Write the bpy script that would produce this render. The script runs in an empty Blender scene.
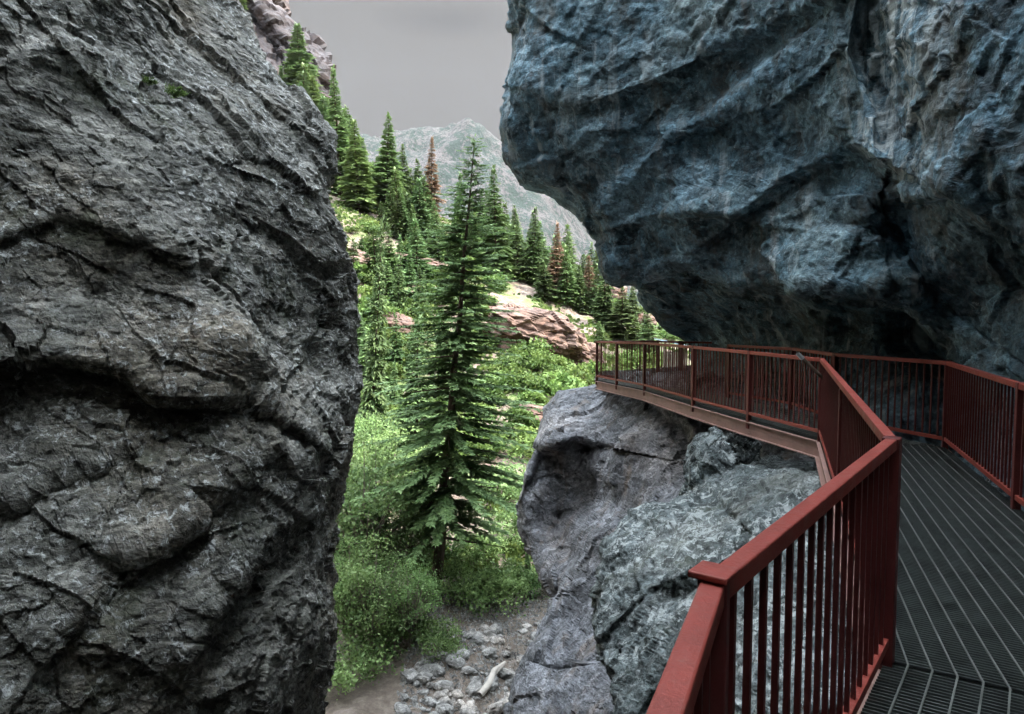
import bpy, math, random
import numpy as np
from mathutils import Vector
R = math.radians
sc = bpy.context.scene
COL = sc.collection
rng = np.random.RandomState(7)
random.seed(7)

# ------------------------------------------------------------------ camera
F = 710.0; HOR = 314.0; EYE = 1.65
TH = math.atan((357 - HOR) / F)
CT, ST = math.cos(TH), math.sin(TH)
def P(px, py, z):
    """world point seen at pixel px,py at depth z (arrays ok)"""
    px = np.asarray(px, float); py = np.asarray(py, float); z = np.asarray(z, float)
    a = (px - 512) / F * z; b = (357 - py) / F * z
    return np.stack([a, z * CT + b * ST, EYE - z * ST + b * CT], -1)
def G(px, py, z):
    """world point on the horizontal plane z seen at pixel"""
    d = P(px, py, 1.0) - np.array([0, 0, EYE]); t = (z - EYE) / d[2]
    return np.array([0, 0, EYE]) + d * t

cd = bpy.data.cameras.new('camera'); cam = bpy.data.objects.new('camera', cd); COL.objects.link(cam)
cd.sensor_width = 36; cd.lens = 36 * F / 1024; cd.clip_end = 30000; cd.clip_start = 0.05
cam.location = (0, 0, EYE); cam.rotation_euler = (math.pi / 2 - TH, 0, 0)
sc.camera = cam

# ------------------------------------------------------------------ object helpers
def link(o, parent=None):
    COL.objects.link(o)
    if parent is not None: o.parent = parent
    return o
def mesh_np(name, V, Fq, mat, parent=None, smooth=False, attr=None):
    V = np.asarray(V, np.float32); Fq = np.asarray(Fq, np.int32); k = Fq.shape[1]
    me = bpy.data.meshes.new(name)
    me.vertices.add(len(V)); me.vertices.foreach_set('co', V.ravel())
    me.loops.add(Fq.size); me.loops.foreach_set('vertex_index', Fq.ravel())
    me.polygons.add(len(Fq)); me.polygons.foreach_set('loop_start', np.arange(len(Fq), dtype=np.int32) * k)
    me.polygons.foreach_set('loop_total', np.full(len(Fq), k, np.int32))
    me.polygons.foreach_set('use_smooth', np.full(len(Fq), smooth, bool))
    if attr is not None:
        a = me.attributes.new('tint', 'FLOAT', 'FACE'); a.data.foreach_set('value', np.asarray(attr, np.float32))
    me.update(); me.validate()
    me.materials.append(mat)
    return link(bpy.data.objects.new(name, me), parent)
def tag(o, label=None, cat=None, group=None, kind=None):
    if label: o['label'] = label
    if cat: o['category'] = cat
    if group: o['group'] = group
    if kind: o['kind'] = kind
    return o
def empty(name, loc=(0, 0, 0), rz=0):
    o = bpy.data.objects.new(name, None); o.location = [float(v) for v in loc]; o.rotation_euler = (0, 0, rz); o.empty_display_size = .2
    return link(o)
def copy_tree(root):
    r = root.copy(); COL.objects.link(r)
    for ch in root.children:
        c = ch.copy(); COL.objects.link(c); c.parent = r
    return r
BOXF = np.array([[0, 1, 3, 2], [4, 6, 7, 5], [0, 4, 5, 1], [2, 3, 7, 6], [0, 2, 6, 4], [1, 5, 7, 3]])
class MB:
    def __init__(s): s.v = []; s.f = []; s.n = 0
    def add(s, V, Fc): s.v.append(np.asarray(V, float)); s.f.append(np.asarray(Fc) + s.n); s.n += len(V)
    def bar(s, a, b, w, h, up=(0, 0, 1), zc=0.0):
        """box from a to b; w across, h along up; zc = centre offset along up"""
        a = np.array(a, float); b = np.array(b, float); d = b - a; d /= np.linalg.norm(d)
        u = np.array(up, float); sd = np.cross(d, u); sd /= np.linalg.norm(sd); u = np.cross(sd, d)
        V = [e + sd * w / 2 * x + u * (h / 2 * y + zc) for e in (a, b) for x in (-1, 1) for y in (-1, 1)]
        s.add(V, BOXF)
    def tube(s, pts, rad, n=8):
        pts = np.array(pts, float); rad = np.broadcast_to(rad, (len(pts),))
        V = []; 
        for i, p in enumerate(pts):
            d = pts[min(i + 1, len(pts) - 1)] - pts[max(i - 1, 0)]; d /= np.linalg.norm(d) + 1e-9
            r = np.array([0, 0, 1.]) if abs(d[2]) < .9 else np.array([1., 0, 0])
            x = np.cross(d, r); x /= np.linalg.norm(x); y = np.cross(d, x)
            for k in range(n):
                t = 2 * math.pi * k / n; V.append(p + rad[i] * (x * math.cos(t) + y * math.sin(t)))
        Fc = [[i * n + k, i * n + (k + 1) % n, (i + 1) * n + (k + 1) % n, (i + 1) * n + k] for i in range(len(pts) - 1) for k in range(n)]
        m = len(V); V += [pts[0], pts[-1]]
        for k in range(n):
            Fc.append([m, m, (k + 1) % n, k]); Fc.append([m + 1, m + 1, (len(pts) - 1) * n + k, (len(pts) - 1) * n + (k + 1) % n])
        Fc = [f for f in Fc if f[0] != f[1]]
        s.add(V, Fc)
    def build(s, name, mat, parent=None, smooth=False, bevel=0, origin=None):
        V = np.concatenate(s.v); 
        if origin is not None: V = V - np.array(origin)
        o = mesh_np(name, V, np.concatenate(s.f), mat, parent, smooth)
        if bevel:
            m = o.modifiers.new('bevel', 'BEVEL'); m.width = bevel; m.segments = 2; m.limit_method = 'ANGLE'
        return o

# ------------------------------------------------------------------ noise
def _h(ix, iy, iz, s):
    x = (ix.astype(np.int64) * 374761393 + iy.astype(np.int64) * 668265263 + iz.astype(np.int64) * 2147483647 + s * 974634777) & 0xffffffff
    x = ((x ^ (x >> 13)) * 1274126177) & 0xffffffff; x = ((x ^ (x >> 15)) * 2246822519) & 0xffffffff
    return ((x ^ (x >> 16)) & 0xffffff) / float(0xffffff)
def vnoise(p, s=0):
    i = np.floor(p).astype(np.int64); f = p - i; f = f * f * f * (f * (f * 6 - 15) + 10); r = 0
    for a in (0, 1):
        for b in (0, 1):
            for c in (0, 1):
                w = (f[:, 0] if a else 1 - f[:, 0]) * (f[:, 1] if b else 1 - f[:, 1]) * (f[:, 2] if c else 1 - f[:, 2])
                r = r + w * _h(i[:, 0] + a, i[:, 1] + b, i[:, 2] + c, s)
    return r * 2 - 1
def fbm(p, o=4, s=0, g=.5):
    r = 0; a = 1; t = 0
    for k in range(o): r = r + a * vnoise(p * (2.03 ** k) + k * 17.3, s + k); t += a; a *= g
    return r / t
def ridged(p, o=4, s=0):
    r = 0; a = 1; t = 0
    for k in range(o): r = r + a * (1 - np.abs(vnoise(p * (2.1 ** k) + 9.1 * k, s + k)) * 2); t += a; a *= .5
    return r / t
def facet(p, s=0, slope=.55):
    """planar facets: each voronoi cell is its own tilted plane"""
    c0 = np.floor(p).astype(np.int64); bd = np.full(len(p), 9.); bv = np.zeros(len(p))
    for a in (-1, 0, 1):
        for b in (-1, 0, 1):
            for c in (-1, 0, 1):
                i, j, k = c0[:, 0] + a, c0[:, 1] + b, c0[:, 2] + c
                q = p - np.stack([i + _h(i, j, k, s), j + _h(i, j, k, s + 1), k + _h(i, j, k, s + 2)], 1)
                d = (q * q).sum(1)
                v = (q[:, 0] * (_h(i, j, k, s + 3) - .5) + q[:, 1] * (_h(i, j, k, s + 4) - .5) + q[:, 2] * (_h(i, j, k, s + 5) - .5)) * 2 * slope + (_h(i, j, k, s + 6) - .5) * .9
                m = d < bd; bd = np.where(m, d, bd); bv = np.where(m, v, bv)
    return bv
def rot_basis(dip, az):
    """rows: basis whose z is the strata normal"""
    n = np.array([math.sin(dip) * math.cos(az), math.sin(dip) * math.sin(az), math.cos(dip)])
    x = np.cross([0, 1, 0.01], n); x /= np.linalg.norm(x); y = np.cross(n, x)
    return np.stack([x, y, n])

def rbf(pts, vals, smooth=0.0):
    pts = np.array(pts, float); vals = np.array(vals, float); n = len(pts)
    D = np.linalg.norm(pts[:, None] - pts[None], axis=2) + np.eye(n) * -smooth
    A = np.zeros((n + 3, n + 3)); A[:n, :n] = D; A[:n, n] = 1; A[:n, n + 1:] = pts; A[n, :n] = 1; A[n + 1:, :n] = pts.T
    w = np.linalg.solve(A, np.concatenate([vals, [0, 0, 0]]))
    def f(q):
        q = np.asarray(q, float); out = np.empty(len(q))
        for s in range(0, len(q), 40000):
            c = q[s:s + 40000]; out[s:s + 40000] = np.linalg.norm(c[:, None] - pts[None], axis=2) @ w[:n] + w[n] + c @ w[n + 1:]
        return out
    return f
def polydist(q, poly):
    """signed distance (positive = right/below of a line drawn left to right) to a polyline in a plane"""
    best = np.full(len(q), 1e9); sg = np.ones(len(q)); poly = np.array(poly, float)
    for a, b in zip(poly[:-1], poly[1:]):
        d = b - a; L2 = (d * d).sum(); t = np.clip(((q - a) @ d) / L2, 0, 1)
        r = q - (a + t[:, None] * d); dist = np.sqrt((r * r).sum(1)); cr = d[0] * r[:, 1] - d[1] * r[:, 0]
        m = dist < best; best = np.where(m, dist, best); sg = np.where(m, np.sign(cr), sg)
    return best * sg
def inpoly(x, y, poly):
    r = np.zeros(len(x), bool); n = len(poly)
    for i in range(n):
        x1, y1 = poly[i]; x2, y2 = poly[(i + 1) % n]
        if y1 != y2:
            r ^= ((y1 > y) != (y2 > y)) & (x < (x2 - x1) * (y - y1) / (y2 - y1) + x1)
    return r

# ------------------------------------------------------------------ materials
def mat_new(name):
    m = bpy.data.materials.new(name); m.use_nodes = True; nt = m.node_tree
    for n in list(nt.nodes): nt.nodes.remove(n)
    out = nt.nodes.new('ShaderNodeOutputMaterial'); b = nt.nodes.new('ShaderNodeBsdfPrincipled')
    nt.links.new(b.outputs[0], out.inputs[0])
    return m, nt, b
class N:
    def __init__(s, nt): s.nt = nt
    def new(s, t, **k):
        n = s.nt.nodes.new(t)
        for a, v in k.items(): setattr(n, a, v)
        return n
    def L(s, a, b): s.nt.links.new(a, b)
    def coord(s, scale=(1, 1, 1), rot=(0, 0, 0), obj=False):
        if obj: src = s.new('ShaderNodeTexCoord').outputs['Object']
        else: src = s.new('ShaderNodeNewGeometry').outputs['Position']
        m = s.new('ShaderNodeMapping'); m.inputs['Scale'].default_value = scale; m.inputs['Rotation'].default_value = rot
        s.L(src, m.inputs['Vector']); return m.outputs[0]
    def noise(s, v, sc_, det=6, rough=.6, dist=0):
        n = s.new('ShaderNodeTexNoise'); n.inputs['Scale'].default_value = sc_; n.inputs['Detail'].default_value = det
        n.inputs['Roughness'].default_value = rough; n.inputs['Distortion'].default_value = dist; s.L(v, n.inputs['Vector']); return n.outputs[0]
    def voro(s, v, sc_, feat='F1', out='Distance'):
        n = s.new('ShaderNodeTexVoronoi', feature=feat); n.inputs['Scale'].default_value = sc_; s.L(v, n.inputs['Vector']); return n.outputs[out]
    def ramp(s, v, stops):
        n = s.new('ShaderNodeValToRGB'); e = n.color_ramp.elements
        while len(e) > 1: e.remove(e[0])
        e[0].position = stops[0][0]; e[0].color = tuple(stops[0][1]) + (1,)
        for p_, c in stops[1:]:
            x = e.new(p_); x.color = tuple(c) + (1,)
        s.L(v, n.inputs[0]); return n.outputs[0]
    def rng(s, v, a, b, c=0., d=1.):
        n = s.new('ShaderNodeMapRange'); n.inputs[1].default_value = a; n.inputs[2].default_value = b; n.inputs[3].default_value = c; n.inputs[4].default_value = d
        s.L(v, n.inputs[0]); return n.outputs[0]
    def mix(s, f, a, b, mode='MIX'):
        n = s.new('ShaderNodeMix', data_type='RGBA', blend_type=mode)
        for i, x in ((0, f), (6, a), (7, b)):
            if hasattr(x, 'links'): s.L(x, n.inputs[i])
            elif i == 0: n.inputs[0].default_value = x
            else: n.inputs[i].default_value = tuple(x) + (1,)
        return n.outputs[2]
    def math(s, op, a, b=0.):
        n = s.new('ShaderNodeMath', operation=op)
        for i, x in enumerate((a, b)):
            if hasattr(x, 'links'): s.L(x, n.inputs[i])
            else: n.inputs[i].default_value = x
        return n.outputs[0]
    def bump(s, h, strength, dist, prev=None):
        n = s.new('ShaderNodeBump'); n.inputs['Strength'].default_value = strength; n.inputs['Distance'].default_value = dist
        s.L(h, n.inputs['Height'])
        if prev is not None: s.L(prev, n.inputs['Normal'])
        return n.outputs[0]

def rock_mat(name, dark, mid, light, lichen=None, lich=(.55, .62), rot=(0, 0, 0), stretch=(1, 1, 1), big=.35, fine=3.0, bump=.5, streak=None, pale=None, palex=None, moss=None, rough=.82, lsc=9., grain=22, warm=(1.25, 1.0, .78)):
    m, nt, b = mat_new(name); n = N(nt)
    v = n.coord(); vs = n.coord(stretch, rot)
    a = n.noise(vs, big * 2, 4, .62, .4); c = n.noise(vs, fine, 5, .7, .3)
    s = n.math('ADD', n.math('MULTIPLY', a, .6), n.math('MULTIPLY', c, .4))
    col = n.ramp(s, [(.33, dark), (.5, mid), (.66, light)])
    # mineral grain
    g = n.noise(v, grain, 3, .8)
    col = n.mix(n.rng(g, .5, .66, 0, .8), col, n.mix(1.0, col, (2.0, 2.0, 2.0), 'MULTIPLY'))
    col = n.mix(n.rng(g, .47, .34, 0, .8), col, n.mix(1.0, col, (.4, .4, .4), 'MULTIPLY'))
    dn = n.new('ShaderNodeTexNoise'); dn.inputs['Scale'].default_value = 1.7; dn.inputs['Detail'].default_value = 3; n.L(vs, dn.inputs['Vector'])
    va = n.new('ShaderNodeVectorMath', operation='MULTIPLY_ADD'); n.L(dn.outputs['Color'], va.inputs[0]); va.inputs[1].default_value = (1.3, 1.3, 1.3); n.L(vs, va.inputs[2])
    cr = n.voro(va.outputs[0], fine * .6, 'DISTANCE_TO_EDGE')
    cf = n.math('MULTIPLY', n.rng(cr, 0, .03, .5, 0), n.rng(n.noise(v, .8, 4, .6), .5, .62))
    col = n.mix(cf, col, tuple(x * .5 for x in dark))
    pt = n.noise(v, 4.5, 5, .8, .8); col = n.mix(n.rng(pt, .52, .66, 0, .55), col, light); col = n.mix(n.rng(pt, .47, .34, 0, .6), col, dark)
    if streak is not None:
        vv = n.coord((1.4, 1.4, .09)); st = n.noise(vv, 1.3, 6, .65, .3)
        f = n.rng(st, .55, .7, 0, .75); col = n.mix(f, col, streak)
    vc = n.new('ShaderNodeTexVoronoi', feature='F1'); vc.inputs['Scale'].default_value = fine * 2.2; n.L(va.outputs[0], vc.inputs['Vector'])
    sx = n.new('ShaderNodeSeparateXYZ'); n.L(vc.outputs['Color'], sx.inputs[0]); cf2 = n.rng(sx.outputs[0], 0, 1, .55, 1.5)
    cb = n.new('ShaderNodeCombineXYZ'); [n.L(cf2, cb.inputs[i]) for i in range(3)]; col = n.mix(1.0, col, cb.outputs[0], 'MULTIPLY')
    bp = n.noise(v, .35, 6, .65); col = n.mix(n.rng(bp, .5, .66, 0, .5), col, n.mix(1.0, col, warm, 'MULTIPLY'))
    if palex is not None:
        d0 = n.new('ShaderNodeVectorMath', operation='SUBTRACT'); n.L(v, d0.inputs[0]); d0.inputs[1].default_value = palex[0]
        d1 = n.new('ShaderNodeVectorMath', operation='MULTIPLY'); n.L(d0.outputs[0], d1.inputs[0]); d1.inputs[1].default_value = palex[1]
        dl = n.new('ShaderNodeVectorMath', operation='LENGTH'); n.L(d1.outputs[0], dl.inputs[0])
        st = n.noise(n.coord((3.2, 3.2, .35)), 1.6, 8, .7, .6)
        f = n.math('MULTIPLY', n.rng(dl.outputs['Value'], .5, 1.15, 1, 0), n.rng(st, .46, .56, 0, .8)); col = n.mix(f, col, (.5, .55, .55))
    if pale is not None:
        vv = n.coord((2.2, 2.2, .12)); st = n.noise(vv, 1.1, 7, .7, .4); zone = n.noise(v, .28, 3, .5)
        f = n.math('MULTIPLY', n.rng(st, .53, .62, 0, .8), n.rng(zone, .47, .56)); col = n.mix(f, col, pale)
    if moss is not None:
        mo = n.noise(v, .9, 5, .7); col = n.mix(n.rng(mo, .55, .68, 0, .6), col, moss)
    if lichen is not None:
        l = n.math('MULTIPLY', n.rng(n.noise(v, lsc, 5, .8, .6), lich[0], lich[1]), n.rng(n.noise(v, .55, 4, .6), .36, .52))
        col = n.mix(n.math('MULTIPLY', l, .85), col, lichen)
    n.L(col, b.inputs['Base Color']); b.inputs['Roughness'].default_value = rough
    n.L(n.rng(c, .3, .7, rough - .25, rough + .1), b.inputs['Roughness'])
    b.inputs['Specular IOR Level'].default_value = .4
    h1 = n.noise(vs, fine * 1.6, 6, .72, .5); h2 = n.noise(v, 26, 3, .7); h3 = n.voro(va.outputs[0], fine * 1.6)
    nb = n.bump(h1, bump * .7, .22); nb = n.bump(h3, bump * .5, .08, nb); nb = n.bump(h2, bump * .6, .035, nb)
    n.L(nb, b.inputs['Normal'])
    return m

def simple_mat(name, col, rough=.6, metal=0., var=.25, sc_=8., bump=0., spec=.5, dirt=None):
    m, nt, b = mat_new(name); n = N(nt); v = n.coord()
    t = n.noise(v, sc_, 6, .65)
    c = n.mix(n.rng(t, .3, .7), tuple(x * (1 - var) for x in col), tuple(min(1, x * (1 + var)) for x in col))
    if dirt is not None:
        d = n.noise(v, sc_ * 2.7, 8, .75); c = n.mix(n.rng(d, .56, .7, 0, .7), c, dirt)
    n.L(c, b.inputs['Base Color']); n.L(n.rng(t, .3, .7, rough - .12, rough + .12), b.inputs['Roughness'])
    b.inputs['Metallic'].default_value = metal; b.inputs['Specular IOR Level'].default_value = spec
    if bump: n.L(n.bump(n.noise(v, sc_ * 5, 6, .7), bump, .02), b.inputs['Normal'])
    return m

def leaf_mat(name, dark, light, rnd=.3, trans=.25):
    m, nt, b = mat_new(name); n = N(nt)
    at = n.new('ShaderNodeAttribute', attribute_name='tint'); oi = n.new('ShaderNodeObjectInfo')
    c = n.mix(at.outputs['Fac'], dark, light)
    hsv = n.new('ShaderNodeHueSaturation'); n.L(c, hsv.inputs['Color'])
    n.L(n.rng(oi.outputs['Random'], 0, 1, 1 - rnd, 1 + rnd), hsv.inputs['Value'])
    r2 = n.math('FRACT', n.math('MULTIPLY', oi.outputs['Random'], 7.31))
    n.L(n.rng(r2, 0, 1, .485, .515), hsv.inputs['Hue'])
    n.L(hsv.outputs[0], b.inputs['Base Color']); b.inputs['Roughness'].default_value = .6; b.inputs['Specular IOR Level'].default_value = .25
    tr = n.new('ShaderNodeBsdfTranslucent'); n.L(hsv.outputs[0], tr.inputs['Color'])
    mx = n.new('ShaderNodeMixShader'); mx.inputs[0].default_value = trans
    out = [x for x in nt.nodes if x.type == 'OUTPUT_MATERIAL'][0]
    n.L(b.outputs[0], mx.inputs[1]); n.L(tr.outputs[0], mx.inputs[2]); n.L(mx.outputs[0], out.inputs[0])
    return m

M = {}
M['left'] = rock_mat('grey_gneiss', (.042, .042, .034), (.118, .117, .1), (.275, .268, .24), lichen=(.6, .62, .6), lich=(.54, .62), rot=(0, .6, .4), stretch=(1, .6, 2.2), fine=2.4, bump=.8, moss=(.09, .105, .06))
M['over'] = rock_mat('blue_grey_overhang', (.026, .062, .084), (.075, .142, .185), (.2, .29, .335), lichen=(.42, .5, .53), lich=(.6, .68), rot=(0, -.5, .2), stretch=(.8, .8, 1.5), fine=1.5, bump=.65, streak=(.13, .12, .11), pale=(.42, .48, .5), palex=(tuple(P(912, 80, 7.9)), (1.0, .8, .55)), grain=14, moss=(.1, .09, .07), big=.25)  # grey rock with the blue of the skylight mixed into its base colours
M['pillar'] = rock_mat('worn_grey_pillar', (.065, .067, .075), (.135, .14, .152), (.25, .257, .275), rot=(0, .9, 0), stretch=(1, 1, 1.6), fine=1.8, bump=.6, grain=12, streak=(.17, .13, .1))
M['lichen'] = rock_mat('lichened_boulder', (.035, .044, .042), (.095, .115, .115), (.2, .23, .235), lichen=(.5, .54, .53), lich=(.52, .56), fine=3., bump=.8, moss=(.12, .13, .09), lsc=6.)
M['outcrop'] = rock_mat('red_outcrop', (.05, .028, .022), (.105, .06, .045), (.19, .13, .1), rot=(.1, .25, 0), stretch=(.5, .5, 1.5), fine=.9, bump=.8)
M['band'] = rock_mat('purple_brown_cliff', (.014, .013, .018), (.03, .024, .027), (.08, .055, .045), stretch=(.35, .35, 1.2), fine=.16, bump=.8, big=.05)
M['stone'] = rock_mat('creek_stone', (.06, .058, .052), (.17, .165, .155), (.3, .295, .285), fine=2.2, bump=.5)
M['red'] = simple_mat('oxide_red_paint', (.12, .022, .02), .48, 0, .22, 5., .25, .45, dirt=(.17, .05, .04))
M['redtop'] = simple_mat('oxide_red_rail', (.25, .042, .029), .5, 0, .2, 14., .25, .45, dirt=(.27, .1, .075))
M['beam'] = simple_mat('weathered_beam', (.32, .19, .16), .6, 0, .25, 3., .4, .4, dirt=(.2, .15, .13))
M['grate'] = simple_mat('dark_grating_steel', (.09, .105, .1), .5, .3, .3, 6., .2)
M['rod'] = simple_mat('worn_cross_rod', (.17, .18, .165), .45, .5, .3, 5., .2)
M['steel'] = simple_mat('pale_steel', (.55, .6, .62), .35, .6, .15, 9.)
M['bark'] = simple_mat('fir_bark', (.10, .075, .06), .9, 0, .4, 3., .8, .2)
M['barkp'] = simple_mat('grey_bark', (.2, .17, .14), .9, 0, .35, 4., .6, .2)
M['log'] = simple_mat('bleached_wood', (.36, .33, .29), .8, 0, .2, 3., .6, .2)
M['roof'] = simple_mat('pale_blue_roof', (.42, .55, .68), .4, .2, .1, 2.)
M['fir'] = leaf_mat('fir_needles', (.052, .105, .045), (.21, .31, .12), .2)
M['firy'] = leaf_mat('young_fir_needles', (.05, .10, .035), (.2, .27, .10), .3)
M['dead'] = leaf_mat('dead_needles', (.16, .10, .065), (.45, .3, .2), .15)
M['leaf'] = leaf_mat('shrub_leaves', (.035, .075, .018), (.17, .24, .065), .35, .35)
M['willow'] = leaf_mat('creekside_leaves', (.06, .115, .04), (.22, .33, .12), .25, .35)
M['under'] = simple_mat('gorge_floor_dark', (.12, .1, .085), .9, 0, .4, .7, .6)

# ------------------------------------------------------------------ relief rocks (real distance, wrapped back into a solid mass)
def seg(*st):
    out = []
    for a, b, n_ in st: out += list(np.linspace(a, b, n_, endpoint=False))
    return np.array(out + [st[-1][1]])
def relief(name, mat, sil, side, far_x, xs_u, ys, pts, creases=(), disp=(), curl=(26, 1.0), back=((-.6, .8, 0), 14), label=None, seed=0, nmin=2.5, smooth=False, strata=None, bottom=None, hook=None):
    """rows of pixels ys, columns from far_x to the silhouette; side=+1 silhouette on the right, -1 on the left"""
    f = rbf([p[:2] for p in pts], [p[2] for p in pts], 0)
    sil = sorted(sil, key=lambda q: q[1]); sy = [q[1] for q in sil]; sx = [q[0] for q in sil]
    edge = np.interp(ys, sy, sx)
    U, Y = np.meshgrid(xs_u, ys); E = np.interp(Y, sy, sx)
    X = far_x + (E - far_x) * U; sh = X.shape
    q = np.stack([X.ravel(), Y.ravel()], 1)
    Z = f(q)
    for poly, A, w, Ls in creases:
        d = polydist(q, poly); Z = Z + A * np.tanh(d / w) * np.exp(-np.abs(d) / Ls)
    t = np.clip(1 - np.abs(E.ravel() - q[:, 0]) / curl[0], 0, 1); Z = Z + curl[1] * (1 - np.sqrt(np.clip(1 - t * t, 0, 1)))
    if hook is not None: Z = hook(q, Z)
    Z = np.maximum(Z, nmin)
    W = P(q[:, 0], q[:, 1], Z).reshape(sh + (3,))
    # continue the mass behind the silhouette
    nb = 16; d = np.array(back[0], float); d /= np.linalg.norm(d); e = W[:, -1]
    v0 = e - W[:, -4]; v0 /= np.linalg.norm(v0, axis=1)[:, None] + 1e-9
    ext = []; cur = e.copy(); step = .12
    for k in range(nb):
        a = min(1, (k + 1) / 6); dd = v0 * (1 - a) + d * a; dd /= np.linalg.norm(dd, axis=1)[:, None] + 1e-9
        cur = cur + dd * step; ext.append(cur.copy()); step *= (back[1] / 2.2) ** (1 / 9) if k > 2 else 1.25
    W = np.concatenate([W, np.stack(ext, 1)], 1)
    h, w_ = W.shape[:2]
    du = np.gradient(W, axis=1); dv = np.gradient(W, axis=0); n = np.cross(dv, du) * side
    n /= np.linalg.norm(n, axis=2)[..., None] + 1e-9
    view = W - np.array([0, 0, EYE])
    fl = np.sign((n[:, :-nb] * view[:, :-nb]).sum(2).mean()); n = n * -fl
    p = W.reshape(-1, 3); nn = n.reshape(-1, 3).copy(); B = strata if strata is not None else np.eye(3)
    for s_ in range(2):
        k = nn.reshape(h, w_, 3); k = (k + np.roll(k, 2, 0) + np.roll(k, -2, 0) + np.roll(k, 2, 1) + np.roll(k, -2, 1)) / 5; nn = k.reshape(-1, 3)
    tot = np.zeros(len(p)); pb = p @ B.T
    for kind, size, amp, an, sd in disp:
        pp = pb / (size * np.array(an)) + seed * 3.7
        pp = pp + .12 * np.stack([vnoise(pp * 1.7, 5), vnoise(pp * 1.7, 6), vnoise(pp * 1.7, 7)], 1)
        if kind == 'facet': tot += amp * facet(pp, sd)
        elif kind == 'ridge': tot += amp * ridged(pp, 5, sd)
        else: tot += amp * fbm(pp, 5, sd)
    p = p + nn * tot[:, None]
    I = np.arange(h * w_).reshape(h, w_)
    Q = np.stack([I[:-1, :-1], I[:-1, 1:], I[1:, 1:], I[1:, :-1]], -1).reshape(-1, 4)
    if fl * side > 0: Q = Q[:, ::-1]
    o = mesh_np(name, p, Q, mat, smooth=smooth)
    tag(o, label, kind='structure')
    return o

yr = seg((-1300, -420, 26), (-420, -40, 40), (-40, 740, 430), (740, 1150, 30))
# --- near wall on the other side of the gorge
left_sil = [(150, -1300), (190, -400), (215, -60), (232, 0), (262, 45), (300, 92), (322, 120), (335, 133), (337, 172), (341, 215), (350, 250), (357, 285), (363, 325), (364, 360), (359, 395),
            (352, 425), (347, 460), (342, 500), (333, 540), (330, 570), (336, 600), (341, 630), (335, 670), (330, 714), (326, 800), (330, 1150)]
left_pts = [(-500, 0, 7.0), (-500, 700, 6.2), (-500, -1200, 9), (0, 0, 8.2), (0, 200, 7.6), (0, 340, 7.0), (0, 420, 7.0), (0, 560, 6.2), (0, 714, 5.8), (0, 1100, 5.4),
            (100, 0, 9.2), (90, 140, 8.3), (100, 300, 7.9), (100, 350, 7.4), (110, 420, 7.3), (100, 560, 6.7), (100, 714, 6.4), (150, 40, 10.4), (200, 40, 11.6), (232, 0, 13.2),
            (150, 150, 8.6), (185, 240, 8.2), (235, 340, 8.3), (225, 150, 10.2), (250, 230, 10.4), (285, 200, 10.7), (270, 320, 10.2), (300, 120, 12.2), (330, 140, 12.8), (320, 230, 11.3), (350, 280, 12.2),
            (330, 340, 11.4), (362, 350, 12.8), (290, 385, 9.8), (240, 390, 8.6), (180, 390, 7.8), (170, 415, 7.7), (230, 420, 8.1), (300, 450, 8.8), (190, 480, 7.4), (250, 500, 7.9), (200, 600, 7.0), (290, 520, 8.4),
            (300, 620, 8.3), (340, 500, 10.9), (330, 600, 9.6), (330, 714, 9.2), (240, 714, 7.2), (300, 1100, 8), (180, -600, 16), (-100, -600, 10.5), (200, -1250, 18), (-100, -1250, 13)]
left_cr = [([(-40, 376), (55, 358), (128, 372), (150, 400), (240, 400), (300, 432), (345, 470)], .38, 4, 34),
           ([(85, 120), (150, 200), (190, 250), (240, 345), (300, 372)], -0.168, 6, 40),
           ([(255, 175), (300, 192), (336, 198)], 0.120, 4, 22),
           ([(262, 228), (290, 240), (322, 268), (345, 262)], 0.132, 4, 26),
           ([(-30, 60), (60, 30), (130, 60), (230, 95)], -0.132, 6, 45),
           ([(-20, 250), (60, 215), (150, 245)], 0.060, 5, 35),
           ([(300, 360), (330, 320), (352, 262)], 0.210, 5, 30),
           ([(170, 545), (220, 500), (262, 450)], 0.150, 5, 32), ([(200, 640), (260, 560), (300, 520)], 0.210, 6, 40), ([(60, 640), (120, 560), (170, 545)], 0.150, 6, 40),
           ([(-20, 520), (70, 480), (140, 450)], 0.120, 6, 30)]
ST_L = rot_basis(R(38), R(20))
relief('cliff', M['left'], left_sil, 1, -520, seg((0, .575, 110), (.575, .985, 250), (.985, 1, 16)), yr, left_pts, left_cr,
       [('fbm', 3.5, .24, (1, 1, 1), 1), ('facet', 1.4, .17, (1.4, 1.2, .6), 10), ('facet', .5, .08, (1.6, 1.2, .6), 30), ('facet', .22, .036, (1.2, 1.1, .8), 50), ('facet', .11, .017, (1, 1, 1), 70), ('fbm', .3, .05, (1, 1, 1), 3), ('fbm', .12, .025, (1, 1, 1), 4)],
       label='tall dark grey cliff wall on the far side of the gorge', strata=ST_L, seed=1)

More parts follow.
